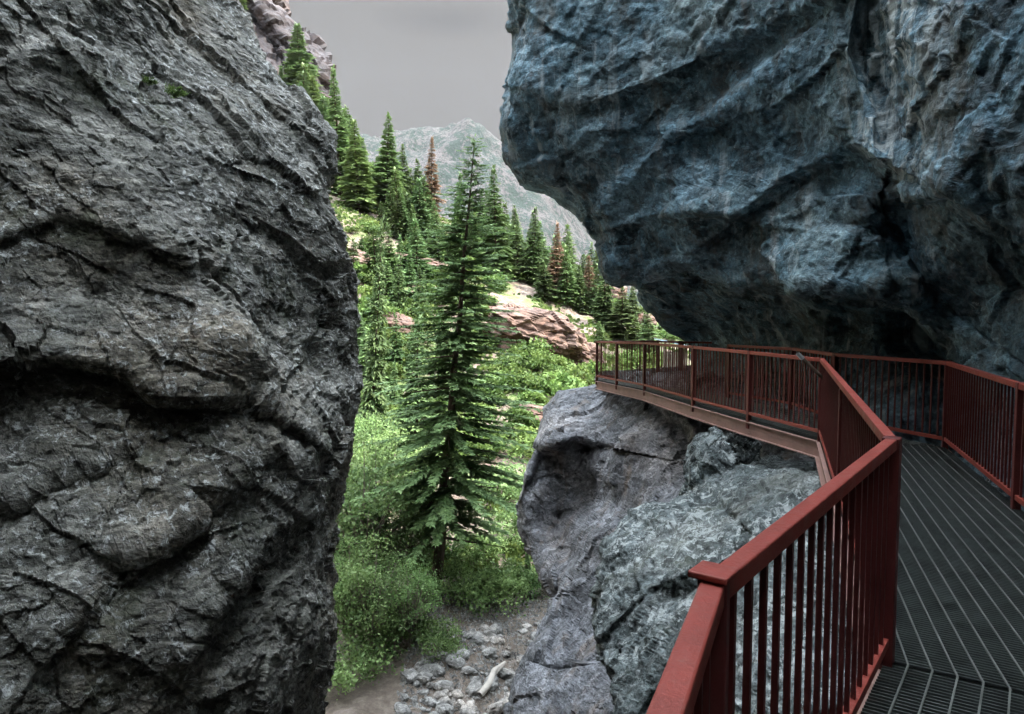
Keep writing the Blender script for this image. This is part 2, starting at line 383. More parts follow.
# --- overhanging wall above the walkway
over_sil = [(440, -1300), (470, -400), (500, -60), (503, 0), (506, 50), (502, 95), (501, 130), (510, 160), (524, 178), (548, 185), (575, 212), (596, 240), (603, 262), (607, 280), (630, 286), (640, 300), (655, 322), (690, 346), (700, 380), (702, 1150)]
over_pts = [(500, -1200, 13), (900, -1200, 9.5), (1350, -1200, 5.5), (500, -400, 14), (800, -400, 9.5), (1300, -400, 4.2),
            (505, 0, 15.0), (505, 120, 15.0), (560, 60, 13.9), (600, 150, 13.6), (540, 180, 15.4), (590, 230, 15.3), (610, 270, 15.6), (650, 60, 12.6), (660, 130, 12.6), (700, 150, 12.4), (640, 200, 13.8), (640, 260, 15.0),
            (690, 220, 12.6), (720, 80, 11.4), (780, 60, 10.5), (800, 150, 10.6), (760, 180, 11.4), (850, 60, 9.0), (860, 150, 9.2), (760, 240, 11.7), (800, 290, 11.2), (838, 297, 10.9), (735, 290, 13.4), (690, 275, 14.6),
            (900, 40, 7.6), (960, 60, 6.8), (1020, 60, 6.0), (900, 180, 8.2), (960, 190, 6.9), (1020, 190, 6.0), (960, 260, 8.2), (1024, 265, 7.2), (900, 250, 9.4), (880, 290, 9.9), (950, 320, 9.7), (1020, 330, 7.7), (1020, 370, 7.6),
            (1024, 480, 7.3), (700, 330, 19), (735, 330, 17.2), (790, 330, 14), (840, 330, 12.6), (900, 335, 11.2), (945, 350, 10.6), (740, 400, 16.8), (800, 400, 13.4), (850, 420, 11.0), (880, 395, 10.3), (900, 420, 9.9), (925, 390, 9.5), (960, 440, 9.6), (1000, 440, 8.2), (650, 305, 18), (690, 346, 21),
            (720, 600, 16), (900, 600, 10.5), (1024, 600, 7.2), (1350, 0, 3.9), (1350, 300, 4.4), (1350, 700, 4.4), (1180, 200, 4.8), (1150, 400, 6.0)]
over_cr = [([(600, 276), (640, 284), (690, 268), (738, 292), (800, 297), (850, 300), (905, 312), (945, 352)], 1.3, 4, 36),
           ([(735, 222), (790, 180), (850, 150), (885, 165)], 0.227, 5, 30), ([(870, 165), (905, 205), (950, 195), (985, 225), (1040, 238)], 0.552, 5, 30),
           ([(585, 215), (625, 165), (662, 128), (720, 100), (770, 60)], -0.227, 6, 45), ([(860, 0), (852, 50), (875, 110), (880, 175)], -0.293, 5, 35),
           ([(700, 60), (745, 40), (830, 0)], 0.182, 6, 35), ([(900, 250), (930, 300), (975, 330)], -0.195, 6, 30), ([(640, 225), (690, 215), (740, 222)], 0.260, 5, 30),
           ([(520, 90), (580, 110), (640, 90)], 0.130, 5, 30), ([(760, 262), (820, 225), (870, 235)], -0.130, 6, 30)]
ST_O = rot_basis(R(-35), R(10))
relief('cliff', M['over'], over_sil, -1, 1420, seg((0, .34, 90), (.34, .985, 380), (.985, 1, 16)), yr, over_pts, over_cr,
       [('fbm', 3.5, .4, (1, 1, 1), 21), ('facet', 1.8, .15, (1.5, 1.2, .7), 110), ('facet', .6, .06, (1.5, 1.2, .6), 130), ('facet', .26, .03, (1.2, 1.1, .8), 150), ('facet', .13, .022, (1, 1, 1), 170), ('fbm', .35, .035, (1, 1, 1), 23), ('fbm', .14, .03, (1, 1, 1), 24)],
       curl=(30, 1.4), back=((.75, .65, .0), 22), label='huge blue-grey overhanging rock wall above the walkway', smooth=True, strata=ST_O, seed=2)

# --- smooth pillar below the far deck
pil_sil = [(602, 372), (600, 388), (560, 396), (541, 408), (533, 450), (524, 475), (519, 500), (522, 530), (530, 550), (545, 578), (555, 596), (549, 615), (535, 640), (522, 662), (514, 690), (508, 740), (500, 1150)]
yr2 = seg((372, 740, 260), (740, 1150, 20))
pil_pts = [(600, 388, 20.6), (545, 408, 20.5), (535, 450, 19), (521, 500, 18), (555, 595, 15.6), (530, 650, 14.2), (512, 714, 13), (560, 440, 18), (560, 520, 18.6), (590, 450, 18.4), (600, 500, 17.9), (612, 455, 16.6), (590, 530, 15.8), (568, 580, 15),(572, 500, 18.6), (592, 480, 18.3), (555, 550, 17.6), (612, 480, 16.4), (592, 540, 15.1),
           (640, 400, 17.4), (660, 395, 17.3), (650, 450, 15.8), (640, 520, 14.3), (600, 600, 13.6), (580, 660, 12.8), (600, 714, 11.6), (690, 430, 15.0), (720, 440, 14.6), (700, 500, 13), (760, 440, 13), (800, 460, 11.5), (700, 600, 11.5), (700, 714, 10.5), (900, 500, 10.8), (900, 714, 8), (560, 1100, 8.5), (1000, 1100, 6)]
relief('cliff', M['pillar'], pil_sil, -1, 1000, seg((0, .3, 30), (.3, .98, 230), (.98, 1, 14)), yr2, pil_pts,
       [([(520, 500), (540, 452), (575, 440), (612, 448)], .4, 3, 24), ([(612, 452), (592, 520), (572, 575), (556, 600)], .45, 3, 26), ([(520, 655), (560, 668), (605, 660)], .1, 4, 24), ([(640, 395), (690, 430), (700, 470)], .3, 5, 24)],
       [('fbm', 2.6, .3, (1, 1, 1), 41), ('facet', 1.8, .16, (1.3, 1, .8), 210), ('facet', .7, .07, (1, 1, 1), 230), ('facet', .25, .03, (1, 1, 1), 250), ('fbm', .25, .03, (1, 1, 1), 44)],
       curl=(16, 1.0), back=((.75, .65, 0), 10), label='smooth worn grey rock pillar carrying the far end of the deck', seed=3)

# --- lichened boulders close under the railing
lic_sil = [(742, 462), (722, 472), (704, 486), (668, 505), (628, 520), (618, 545), (600, 590), (594, 625), (598, 660), (612, 680), (620, 714), (620, 760), (600, 1150)]
yr3 = seg((462, 740, 230), (740, 1150, 20))
lic_pts = [(715, 432, 11.6), (720, 480, 10.9), (760, 470, 10.0), (770, 450, 10.3), (800, 470, 9.0), (812, 452, 9.4), (704, 470, 11.4), (665, 510, 10.4), (740, 500, 9.3), (700, 540, 9.0), (640, 560, 9.6), (610, 600, 9.4), (650, 620, 8.2), (610, 660, 8.6), (700, 600, 7.6), (760, 560, 7.4),
           (660, 700, 6.9), (720, 714, 5.6), (800, 560, 7.0), (850, 560, 6.9), (850, 640, 5.8), (800, 700, 4.7), (900, 714, 4.8), (1000, 714, 5.0), (1150, 714, 5.), (900, 470, 9.8), (1000, 480, 8.4), (1000, 600, 6.3), (900, 560, 7.5), (1150, 500, 7.6), (640, 1100, 4), (1000, 1100, 3.2)]
relief('cliff', M['lichen'], lic_sil, -1, 1200, seg((0, .3, 40), (.3, .98, 240), (.98, 1, 14)), yr3, lic_pts,
       [([(700, 450), (705, 485), (740, 520)], 0.180, 4, 18), ([(620, 545), (680, 540), (740, 520), (800, 500)], -0.180, 5, 26), ([(600, 640), (650, 590), (700, 570)], 0.150, 4, 22), ([(640, 714), (690, 640), (760, 610)], 0.150, 4, 22)],
       [('fbm', 1.6, .2, (1, 1, 1), 61), ('facet', .9, .1, (1.2, 1, .8), 310), ('facet', .35, .06, (1.2, 1, .8), 330), ('facet', .14, .045, (1, 1, 1), 350), ('ridge', .4, .04, (1, 1, .7), 63), ('fbm', .1, .014, (1, 1, 1), 64)],
       curl=(12, .7), back=((.75, .65, -.1), 6), hook=lambda q, Z: Z + 2.2 * np.exp(-np.maximum(q[:, 1] - 462, 0) / 5.), label='lichen-spotted grey boulders below the near railing', smooth=True, seed=4)

bo = None
# --- unseen continuation of the gorge walls, added and raised to block the sun
def wallblock(name, path, z0, z1, off, mat, seed, label):
    path = np.array(path, float); L = np.concatenate([[0], np.cumsum(np.linalg.norm(np.diff(path, axis=0), axis=1))])
    s = np.arange(0, L[-1], .5); X = np.interp(s, L, path[:, 0]); Y = np.interp(s, L, path[:, 1]); zz = np.arange(z0, z1, .5)
    A, Zz = np.meshgrid(np.arange(len(s)), zz); p = np.stack([X[A], Y[A], Zz], -1).reshape(-1, 3)
    t = np.gradient(np.stack([X, Y], 1), axis=0); nn = np.stack([-t[:, 1], t[:, 0], 0 * t[:, 0]], 1); nn /= np.linalg.norm(nn, axis=1)[:, None]
    n_ = nn[A].reshape(-1, 3); d = .9 * fbm(p / 4, 4, seed) + .35 * facet(p / 1.6, seed + 5)
    p = p + n_ * (d - off * (p[:, 2] - z0) / (z1 - z0))[:, None]
    # closed top going back
    h, w_ = len(zz), len(s); g = p.reshape(h, w_, 3); top = g[-1] + nn * 12 + [0, 0, 2]; bot = top.copy(); bot[:, 2] = z0
    g = np.concatenate([g, top[None], bot[None]], 0); h += 2
    I = np.arange(h * w_).reshape(h, w_); Q = np.stack([I[:-1, :-1], I[:-1, 1:], I[1:, 1:], I[1:, :-1]], -1).reshape(-1, 4)
    tag(mesh_np(name, g.reshape(-1, 3), Q, mat, smooth=True), label, kind='structure')
wallblock('cliff', [(-6.8, 8), (-5.6, 5), (-5, 0), (-4.6, -6), (-3, -12), (1, -15), (4, -12), (4.0, -5), (4.4, -1), (5.6, 2.2), (7.4, 5), (10.5, 10), (13.5, 16), (15.5, 22)][::-1], -15, 31, 1.0, M['left'], 400, 'unseen rock walls of the gorge behind and beside the viewpoint, added to block the sun')

# ------------------------------------------------------------------ terrain
tp = [(430, 714, 27), (520, 714, 26), (350, 714, 26), (545, 650, 30), (480, 640, 30), (350, 650, 31), (435, 588, 35), (350, 560, 38), (520, 595, 34), (565, 610, 33), (420, 500, 48), (500, 490, 50), (340, 500, 50), (560, 430, 60),
      (460, 425, 62), (360, 440, 62), (600, 395, 75), (540, 362, 72), (460, 360, 76), (370, 370, 76), (625, 360, 95), (690, 348, 120), (500, 300, 96), (400, 300, 96), (345, 300, 86), (440, 250, 116), (350, 240, 110), (560, 300, 112), (600, 322, 130),
      (390, 214, 140), (440, 220, 146), (500, 240, 148), (560, 272, 152), (340, 195, 150), (300, 115, 185), (262, 60, 200), (640, 312, 160), (700, 330, 180)]
tw = [P(*p) for p in tp]
tw += [np.array(p, float) for p in [(-25, 230, 2), (10, 240, -15), (50, 260, -30), (120, 260, -30), (-60, 60, 14), (-100, 100, 55), (-55, 30, 4), (-95, 160, 78), (-150, 220, 110), (-150, 60, 80), (-40, 10, -12), (0, 8, -16), (0, -30, -17), (-50, -40, -10),
       (30, 8, -15), (25, 40, -9), (45, 70, -6), (80, 110, -8), (60, 10, -5), (150, 100, 10), (150, 0, 10), (-80, 320, 40), (60, 330, -30), (-150, 330, 80), (150, 330, -30), (-60, 230, 60), (10, 20, -15.5), (-8, 20, -14.8)]]
tw = np.array(tw)
terr_f = rbf(tw[:, :2], tw[:, 2], .0)
def terr(x, y):
    q = np.stack([np.ravel(x), np.ravel(y)], 1).astype(float); p3 = np.concatenate([q, np.zeros((len(q), 1))], 1)
    z = terr_f(q); a = np.clip((q[:, 1] - 30) / 60, .15, 1)
    z = z + a * (1.6 * fbm(p3 / 17, 5, 71) + .9 * ridged(p3 / 8, 4, 75) * np.clip((q[:, 1] - 45) / 60, 0, 1)) + .12 * fbm(p3 / 1.3, 3, 79)
    # hollow for the creek bed
    cx = .5 + .06 * (q[:, 1] - 25); z = z - 1.0 * np.exp(-((q[:, 0] - cx) / 2.6) ** 2) * np.clip(1 - (q[:, 1] - 25) / 18, 0, 1) * np.clip((q[:, 1] + 10) / 20, 0, 1)
    return z
gx = np.concatenate([np.arange(-150, -60, 2.2), np.arange(-60, 50, .45), np.arange(50, 151, 2.2)]); gy = np.concatenate([np.arange(-40, 20, 1.5), np.arange(20, 165, .5), np.arange(165, 331, 2.5)])
GX, GY = np.meshgrid(gx, gy); GZ = terr(GX, GY); Vt = np.stack([GX.ravel(), GY.ravel(), GZ], 1)
h, w_ = GX.shape; I = np.arange(h * w_).reshape(h, w_); Q = np.stack([I[:-1, :-1], I[:-1, 1:], I[1:, 1:], I[1:, :-1]], -1).reshape(-1, 4)
m, nt, b = mat_new('hillside_soil'); n = N(nt); v = n.coord()
a1 = n.noise(v, .16, 10, .68, .4); a2 = n.noise(v, 1.1, 10, .75, .3); a3 = n.noise(v, 6, 6, .7)
soil = n.ramp(a2, [(.32, (.08, .055, .04)), (.48, (.18, .13, .1)), (.62, (.3, .24, .2))])
grass = n.ramp(a3, [(.3, (.05, .09, .02)), (.55, (.13, .19, .05)), (.75, (.24, .26, .1))])
mixf = n.math('ADD', n.math('MULTIPLY', a1, .6), n.math('MULTIPLY', a2, .4))
col = n.mix(n.rng(mixf, .5, .58), soil, grass)
sep = n.new('ShaderNodeSeparateXYZ'); n.L(v, sep.inputs[0])
duff = n.ramp(a2, [(.3, (.06, .045, .035)), (.5, (.14, .11, .085)), (.65, (.25, .21, .18))])
col = n.mix(n.rng(sep.outputs[1], 38, 52, 1, 0), col, duff)
n.L(col, b.inputs['Base Color']); b.inputs['Roughness'].default_value = .95
n.L(n.bump(n.noise(v, 2.5, 10, .75), .8, .4), b.inputs['Normal'])
M['soil'] = m
tag(mesh_np('hillside', Vt, Q, m, smooth=True), 'scree and grass hillside rising beyond the gorge', kind='structure')
# wide ground sheet to the horizon
gp = MB(); gp.add([(-9000, -9000, -45), (9000, -9000, -45), (9000, 9000, -45), (-9000, 9000, -45)], [[0, 1, 2, 3]])
tag(gp.build('ground', M['under']), kind='structure')

# far mountain
mx_ = np.linspace(-1500, 1700, 420); my_ = np.linspace(900, 2600, 150); MX, MY = np.meshgrid(mx_, my_)
prof_x = np.array([-1500, -900, -500, -330, -260, -200, -130, -70, 0, 60, 130, 200, 300, 420, 700, 1700]); prof_z = np.array([500, 520, 430, 345, 352, 372, 366, 358, 335, 285, 180, 95, 60, 40, 30, 60])
px_ = MX * 1400 / MY
rz = np.interp(px_, prof_x, prof_z); p3 = np.stack([MX.ravel(), MY.ravel(), 0 * MX.ravel()], 1)
t = np.clip((MY - 900) / 620, 0, 1); tb = np.clip((MY - 1560) / 900, 0, 1)
base = -45 + (rz + 45) * (t ** .75) * (1 - .5 * tb) * MY / 1400 * 1.0
t2 = np.minimum(1, t * 2); MZ = base + (ridged(p3 / 210, 6, 91).reshape(MX.shape) - .3) * 42 * t2 + ridged(p3 / 45, 4, 95).reshape(MX.shape) * 12 * t2
h, w_ = MX.shape; I = np.arange(h * w_).reshape(h, w_); Q = np.stack([I[:-1, :-1], I[:-1, 1:], I[1:, 1:], I[1:, :-1]], -1).reshape(-1, 4)
m, nt, b = mat_new('forested_mountain'); n = N(nt); v = n.coord((1, 1, .35))
a1 = n.noise(v, .02, 12, .72, .5); a2 = n.noise(v, .09, 8, .75)
rockc = n.ramp(a2, [(.3, (.045, .04, .042)), (.6, (.105, .09, .09))]); forest = n.ramp(a2, [(.3, (.006, .02, .016)), (.7, (.018, .036, .024))])
a3 = n.noise(n.coord(), .12, 5, .8)
n.L(n.mix(n.rng(n.math('ADD', n.math('MULTIPLY', a1, .45), n.math('MULTIPLY', a3, .55)), .475, .52), rockc, forest), b.inputs['Base Color']); b.inputs['Roughness'].default_value = .95
n.L(n.bump(a2, .9, 14), b.inputs['Normal'])
tag(mesh_np('mountain', np.stack([MX.ravel(), MY.ravel(), MZ.ravel()], 1), Q, m, smooth=True), 'hazy forested mountain far up the valley', kind='structure')

def hit(px, py, d0=22., d1=260.):
    zz = np.linspace(d0, d1, 700); p = P(px, py, zz); t = terr(p[:, 0], p[:, 1]); k = np.where(p[:, 2] < t)[0]
    if len(k) == 0: return None, None
    q = p[k[0]]; return np.array([q[0], q[1], t[k[0]]]), zz[k[0]]

# ------------------------------------------------------------------ solid lumps (outcrops, stones)
def ico(sub):
    import bmesh
    bm = bmesh.new(); bmesh.ops.create_icosphere(bm, subdivisions=sub, radius=1)
    V = np.array([v.co[:] for v in bm.verts]); Fc = np.array([[v.index for v in f.verts] for f in bm.faces]); bm.free(); return V, Fc
def lump(name, size, sub, seed, mat, box=.55, amp=.16, strata=0.):
    V, Fc = ico(sub); s = seed * 11.3
    V = np.sign(V) * np.abs(V) ** box
    n_ = V / (np.linalg.norm(V, axis=1)[:, None] + 1e-9)
    d = amp * (facet(V * 1.1 + s, seed) + .5 * facet(V * 2.6 + s, seed + 9) + .5 * fbm(V * 1.5 + s, 4, seed))
    if strata: d = d + strata * (np.abs(((V[:, 2] * 5 + .6 * V[:, 0] + .5 * fbm(V * 1.3 + s, 3, 5)) % 1) - .5) - .25)
    V = (V + n_ * d[:, None]) * np.array(size)
    return mesh_np(name, V, Fc, mat, smooth=False)

# big red outcrop and its smaller neighbours
ocs = [((536, 352), 5.6, (1.0, .8, .62), 'large layered reddish rock outcrop on the sunlit slope', 5), ((500, 322), 3.2, (1.2, .8, .5), 'pale pinkish rock ledge at the upper left of the large red outcrop', 4),
       ((585, 358), 2.2, (1, .8, .8), 'small brown rock at the right foot of the large red outcrop', 4), ((640, 322), 3.2, (1.1, .8, .5), 'pale grey boulder on the slope above the far railing', 4),
       ((340, 262), 3.0, (1.3, .8, .6), 'light pinkish rock beside the dark cliff edge', 4), ((412, 270), 3.6, (1.4, .8, .45), 'low pale rock shelf left of the tall fir', 4), ((395, 330), 2.6, (1.2, .8, .6), 'beige boulder low on the slope left of the tall fir', 4),
       ((575, 268), 3.0, (1.2, .8, .5), 'light rock among the conifers near the ridge', 4), ((540, 420), 1.8, (1.2, .9, .5), 'sunlit pale rock in the bushes near the pillar', 4), ((610, 300), 3.4, (1, .8, .9), 'buff rock knob below the dead brown conifer', 4)]
for i, ((px, py), s_, asp, lab, sub) in enumerate(ocs):
    p, dz = hit(px, py)
    if p is None: continue
    o = lump('rock_outcrop', (s_ * asp[0], s_ * asp[1], s_ * asp[2]), 6 if i == 0 else 5, 60 + i, M['outcrop'], .8, .3, .07)
    o.location = p + np.array([0, s_ * .3, s_ * asp[2] * (.42 if i == 0 else .15)]); o.rotation_euler = (0, R(12), random.uniform(-.5, .5))
    tag(o, lab, 'rock')

o = lump('boulder', (.6, .6, .7), 6, 93, M['lichen'], .62, .34); o.location = P(724, 474, 11.9); tag(o, 'small blue-grey boulder wedged under the beam between pillar and lichened rocks', 'rock')
# cliff band high on the left
bsil = [(262, -260), (262, -40), (285, 12), (303, 36), (318, 52), (328, 84), (333, 112), (345, 165), (350, 230)]
bpts = [(200, -200, 240), (262, -40, 235), (240, 20, 215), (285, 12, 230), (318, 60, 225), (300, 110, 205), (250, 90, 200), (333, 110, 220), (345, 200, 170), (200, 200, 165), (100, 0, 200)]
relief('cliff', M['band'], bsil, 1, 60, seg((0, 1, 220)), seg((-250, 225, 240)), bpts, [([(230, -10), (262, 20), (285, 60), (300, 120)], 5, 4, 20), ([(250, 0), (300, 60), (330, 90)], 3, 3, 14)],
       [('facet', 16, 4.5, (1, 1, .8), 510), ('facet', 6, 1.8, (1, 1, .8), 530), ('ridge', 8, 1.2, (1, 1, .6), 53), ('fbm', 2, .5, (1, 1, 1), 54)], curl=(8, 8), back=((-.6, .8, 0), 60), label='purple-brown cliff band on the high left skyline', seed=6, nmin=50)

# ------------------------------------------------------------------ vegetation
def conifer_mesh(name, H, Rm, whorls, per, sprays, size, seed, mat, gap=.12, bare=.12, droop=.18, shape=1.0, lean=None, jag=.55):
    r = np.random.RandomState(seed); V = []; T = []
    tvec = lambda z: (np.array([lean[0] * z / H, lean[1] * z / H]) if lean is not None else np.zeros(2))
    for i in range(whorls):
        fz = bare + (1 - bare) * (i / whorls) ** .9; z = H * fz
        rl = Rm * (1 - fz) ** shape * (1 - .35 * max(0, (.25 - fz) / .25)) + .04 * Rm
        wf = r.uniform(1 - jag, 1.12)
        for k in range(per):
            if r.rand() < gap: continue
            a = 2 * math.pi * (k / per) + r.uniform(-.5, .5) + i * 2.4; L = rl * wf * r.uniform(.6, 1.15); dz = r.uniform(-.5, .5) * H / whorls
            d = np.array([math.cos(a), math.sin(a), 0]); sd = np.array([-d[1], d[0], 0]); ns = max(3, int(sprays * L / Rm) + 2)
            up = .25 - .5 * (1 - fz)
            for j in range(ns):
                t = .14 + .86 * (j + .7) / ns; q = d * L * t + np.array([0, 0, z + dz + L * (up * t - droop * t * t + .5 * droop * max(0, t - .7))]); q[:2] += tvec(z)
                for sgn in (-1, 1, 0):
                    if sgn == 0 and j % 2: continue
                    e = d * r.uniform(.5, .9) + sd * sgn * r.uniform(.5, 1.0) + np.array([0, 0, r.uniform(-.35, .15)]); e /= np.linalg.norm(e)
                    l = size * (1.15 - .55 * t) * r.uniform(.65, 1.25) * (.22 + .78 * min(1, 1.3 * rl / Rm)); w = l * r.uniform(.13, .24)
                    c = np.cross(e, [0, 0, 1]); c /= np.linalg.norm(c) + 1e-9; c = c + np.array([0, 0, r.uniform(-.35, .35)])
                    V += [q, q + e * l * .45 + c * w, q + e * l + np.array([0, 0, -.12 * l]), q + e * l * .5 - c * w]; T.append(r.rand() * .6 + .4 * t)
    # leader tuft
    for k in range(12):
        z = H * r.uniform(.93, 1.0); a = r.uniform(0, 6.28); e = np.array([math.cos(a) * .5, math.sin(a) * .5, .9]); l = size * .5; q = np.array([0, 0, z]); q[:2] += tvec(z); c = np.array([-math.sin(a), math.cos(a), 0]) * l * .2
        V += [q, q + e * l * .5 + c, q + e * l, q + e * l * .5 - c]; T.append(.6)
    V = np.array(V); Fq = np.arange(len(V)).reshape(-1, 4)
    crown = mesh_np('crown', V, Fq, mat, attr=T)
    tb = MB(); zs = np.linspace(-.6, H * .99, 9); tb.tube([(tvec(z)[0] + .02 * H * .1 * math.sin(z), tvec(z)[1], z) for z in zs], [max(.02, .0125 * H * (1 - max(0, z) / H) + .015) for z in zs], 7)
    rr = np.random.RandomState(seed + 5)
    for k in range(26):
        z = H * rr.uniform(bare * .4, .8); a = rr.uniform(0, 6.28); L = Rm * (1 - z / H) ** shape * .7; q = np.array([*tvec(z), z])
        tb.tube([q, q + np.array([math.cos(a) * L, math.sin(a) * L, -.12 * L])], [.004 * H * (1 - z / H) + .01, .006], 4)
    trunk = tb.build('trunk', M['bark'])
    return crown, trunk
USED = set(); KEEP = []
def make_tree(parts, name, loc, rz=0, s=(1, 1, 1), label=None, group=None, cat='conifer'):
    t = empty(name, loc, rz); t.scale = s
    if cat == 'conifer' and name != 'fir_tree': t.rotation_euler = (random.uniform(-.06, .06), random.uniform(-.06, .06), rz)
    for p_ in parts:
        if p_.name not in USED: c = p_; USED.add(p_.name); KEEP.append(p_)
        else:
            c = p_.copy(); COL.objects.link(c)
        c.parent = t
    tag(t, label, cat, group); return t
def px_tree(parts, H0, px, pyb, pyt, name, label, group=None, wpx=None, R0=1, cat='conifer', depth=None):
    p, dz = hit(px, pyb)
    if p is None: return None
    Hh = (pyb - pyt) * dz / F; s = Hh / H0; sx = s if wpx is None else (wpx * dz / F / 2) / R0
    return make_tree(parts, name, p - np.array([0, 0, .15]), random.uniform(0, 6.28), (sx, sx, s), label, group, cat)

# tall fir in the gorge mouth: a tree of its own
p0, dz0 = hit(436, 588); Hf = (588 - 143) * dz0 / F
fc = conifer_mesh('fir', Hf, Hf * .235, 46, 13, 66, .47, 3, M['fir'], gap=.14, droop=.1, bare=.16, shape=.62, lean=(40 * dz0 / F, .3), jag=.5)
make_tree(fc, 'fir_tree', p0, 0, label='tall dark green fir with a slightly leaning trunk standing in the gorge mouth', cat='conifer')
mid = [conifer_mesh('m', 14, 2.3, 38, 8, 11, 1.15, 20 + k, M['fir'], gap=.1, bare=.06, jag=.55) for k in range(2)]
midy = [conifer_mesh('m', 14, 2.6, 34, 8, 10, 1.25, 30 + k, M['firy'], gap=.12, bare=.04, jag=.55) for k in range(2)]
deadt = [conifer_mesh('m', 14, 2.0, 34, 8, 8, 1.1, 40, M['dead'], gap=.22, bare=.08, jag=.55)]
far_ = [conifer_mesh('m', 14, 2.5, 22, 7, 5, 1.9, 50 + k, M['fir'], gap=.08, bare=.03, jag=.55) for k in range(3)]
fary = [conifer_mesh('m', 14, 2.8, 20, 7, 5, 2.0, 60 + k, M['firy'], gap=.08, bare=.02, jag=.55) for k in range(2)]
named = [(midy[0], 240, 85, -25, 34, 'yellow-green conifer cut by the top edge of the photo above the left cliff'), (mid[0], 370, 470, 222, 34, 'slender dark conifer rising beside the left cliff edge'), (mid[1], 414, 505, 318, 66, 'broad dark fir partly behind the left side of the tall fir'),
         (midy[0], 392, 300, 225, 26, 'small yellow-green conifer on the slope between the slender conifer and the rock shelf'), (midy[1], 301, 112, 28, 42, 'bushy yellow-green conifer topping the left skyline rock'),
         (mid[0], 341, 196, 70, 36, 'tall pointed conifer just right of the left cliff top'), (mid[1], 386, 214, 117, 40, 'tallest dark spire conifer on the ridge left of the dead one'),
         (midy[0], 403, 214, 147, 26, 'narrow green conifer touching the dark spire conifer on the ridge'), (midy[1], 359, 210, 120, 36, 'rounded mid-green conifer on the ridge between two taller spires'),
         (deadt[0], 431, 220, 138, 26, 'dead rust-brown conifer on the ridge skyline'), (mid[0], 416, 214, 168, 18, 'short dark conifer tucked left of the dead conifer'),
         (midy[0], 497, 276, 168, 34, 'leafy green conifer just right of the tall fir top'), (mid[1], 517, 272, 205, 24, 'dark conifer in the ridge row right of the tall fir'), (mid[0], 534, 284, 208, 28, 'dense dark conifer in the middle of the ridge row'),
         (deadt[0], 556, 300, 222, 26, 'reddish-brown dying conifer in the ridge row'), (mid[1], 570, 296, 232, 20, 'dark conifer touching the right of the reddish dying one'), (deadt[0], 590, 312, 256, 28, 'stout brown conifer near the overhang tip'),
         (midy[1], 603, 330, 262, 26, 'pale green conifer under the overhang tip'), (midy[0], 622, 345, 288, 36, 'light green conifer above the far railing corner'), (midy[1], 545, 300, 262, 22, 'small bright green conifer above the large red outcrop'),
         (mid[0], 458, 262, 176, 26, 'grey-green conifer behind the left of the tall fir top'), (midy[0], 650, 356, 312, 26, 'low light green conifer behind the far railing'), (mid[0], 528, 590, 545, 12, 'thin young conifer beside the worn rock pillar')]
for parts, px, yb, yt, w, lab in named: px_tree(parts, 14, px, yb, yt, 'pine_tree' if parts not in deadt else 'dead_conifer', lab, None, w * 1.35, 2.5)
# rows and scattered trees
r = np.random.RandomState(5)
zones = [(80, (300, 100, 425, 216), (30, 60), 'pine_tree', 'mid-size conifer in the dense clump on the left ridge', 'conifers clumped on the left ridge', fary + fary + far_[:2]),
         (60, (470, 225, 600, 300), (18, 54), 'pine_tree', 'small conifer in the thicket along the right ridge', 'conifers in the right ridge thicket', far_ + fary),
         (12, (248, 20, 330, 100), (12, 26), 'pine_tree', 'tiny conifer perched on the high left cliff band', 'conifers on the high cliff band', far_),
         (70, (340, 225, 480, 420), (22, 62), 'pine_tree', 'young conifer scattered on the open scree slope', 'young conifers on the scree slope', fary + far_),
         (24, (585, 295, 690, 350), (16, 36), 'pine_tree', 'pale conifer on the slope behind the far railing', 'conifers behind the far railing', fary)]
for cnt, (x0, y0, x1, y1), (h0, h1), nm, lab, grp, pool in zones:
    for k in range(cnt):
        px = r.uniform(x0, x1); py = r.uniform(y0, y1)
        if grp.startswith('conifers in the right'): py = 225 + (px - 470) * .56 + r.uniform(-4, 26)
        if 'on the left ridge' in grp: py = min(214, 100 + (px - 300) * 1.05) + r.uniform(-2, 34)
        hh = r.uniform(h0, h1)
        if 'cliff band' in grp:
            if px - 262 > (py - 0) * .75: continue
        px_tree(pool[r.randint(len(pool))], 14, px, py, py - hh, nm, lab, grp, hh * r.uniform(.42, .64), 2.6)

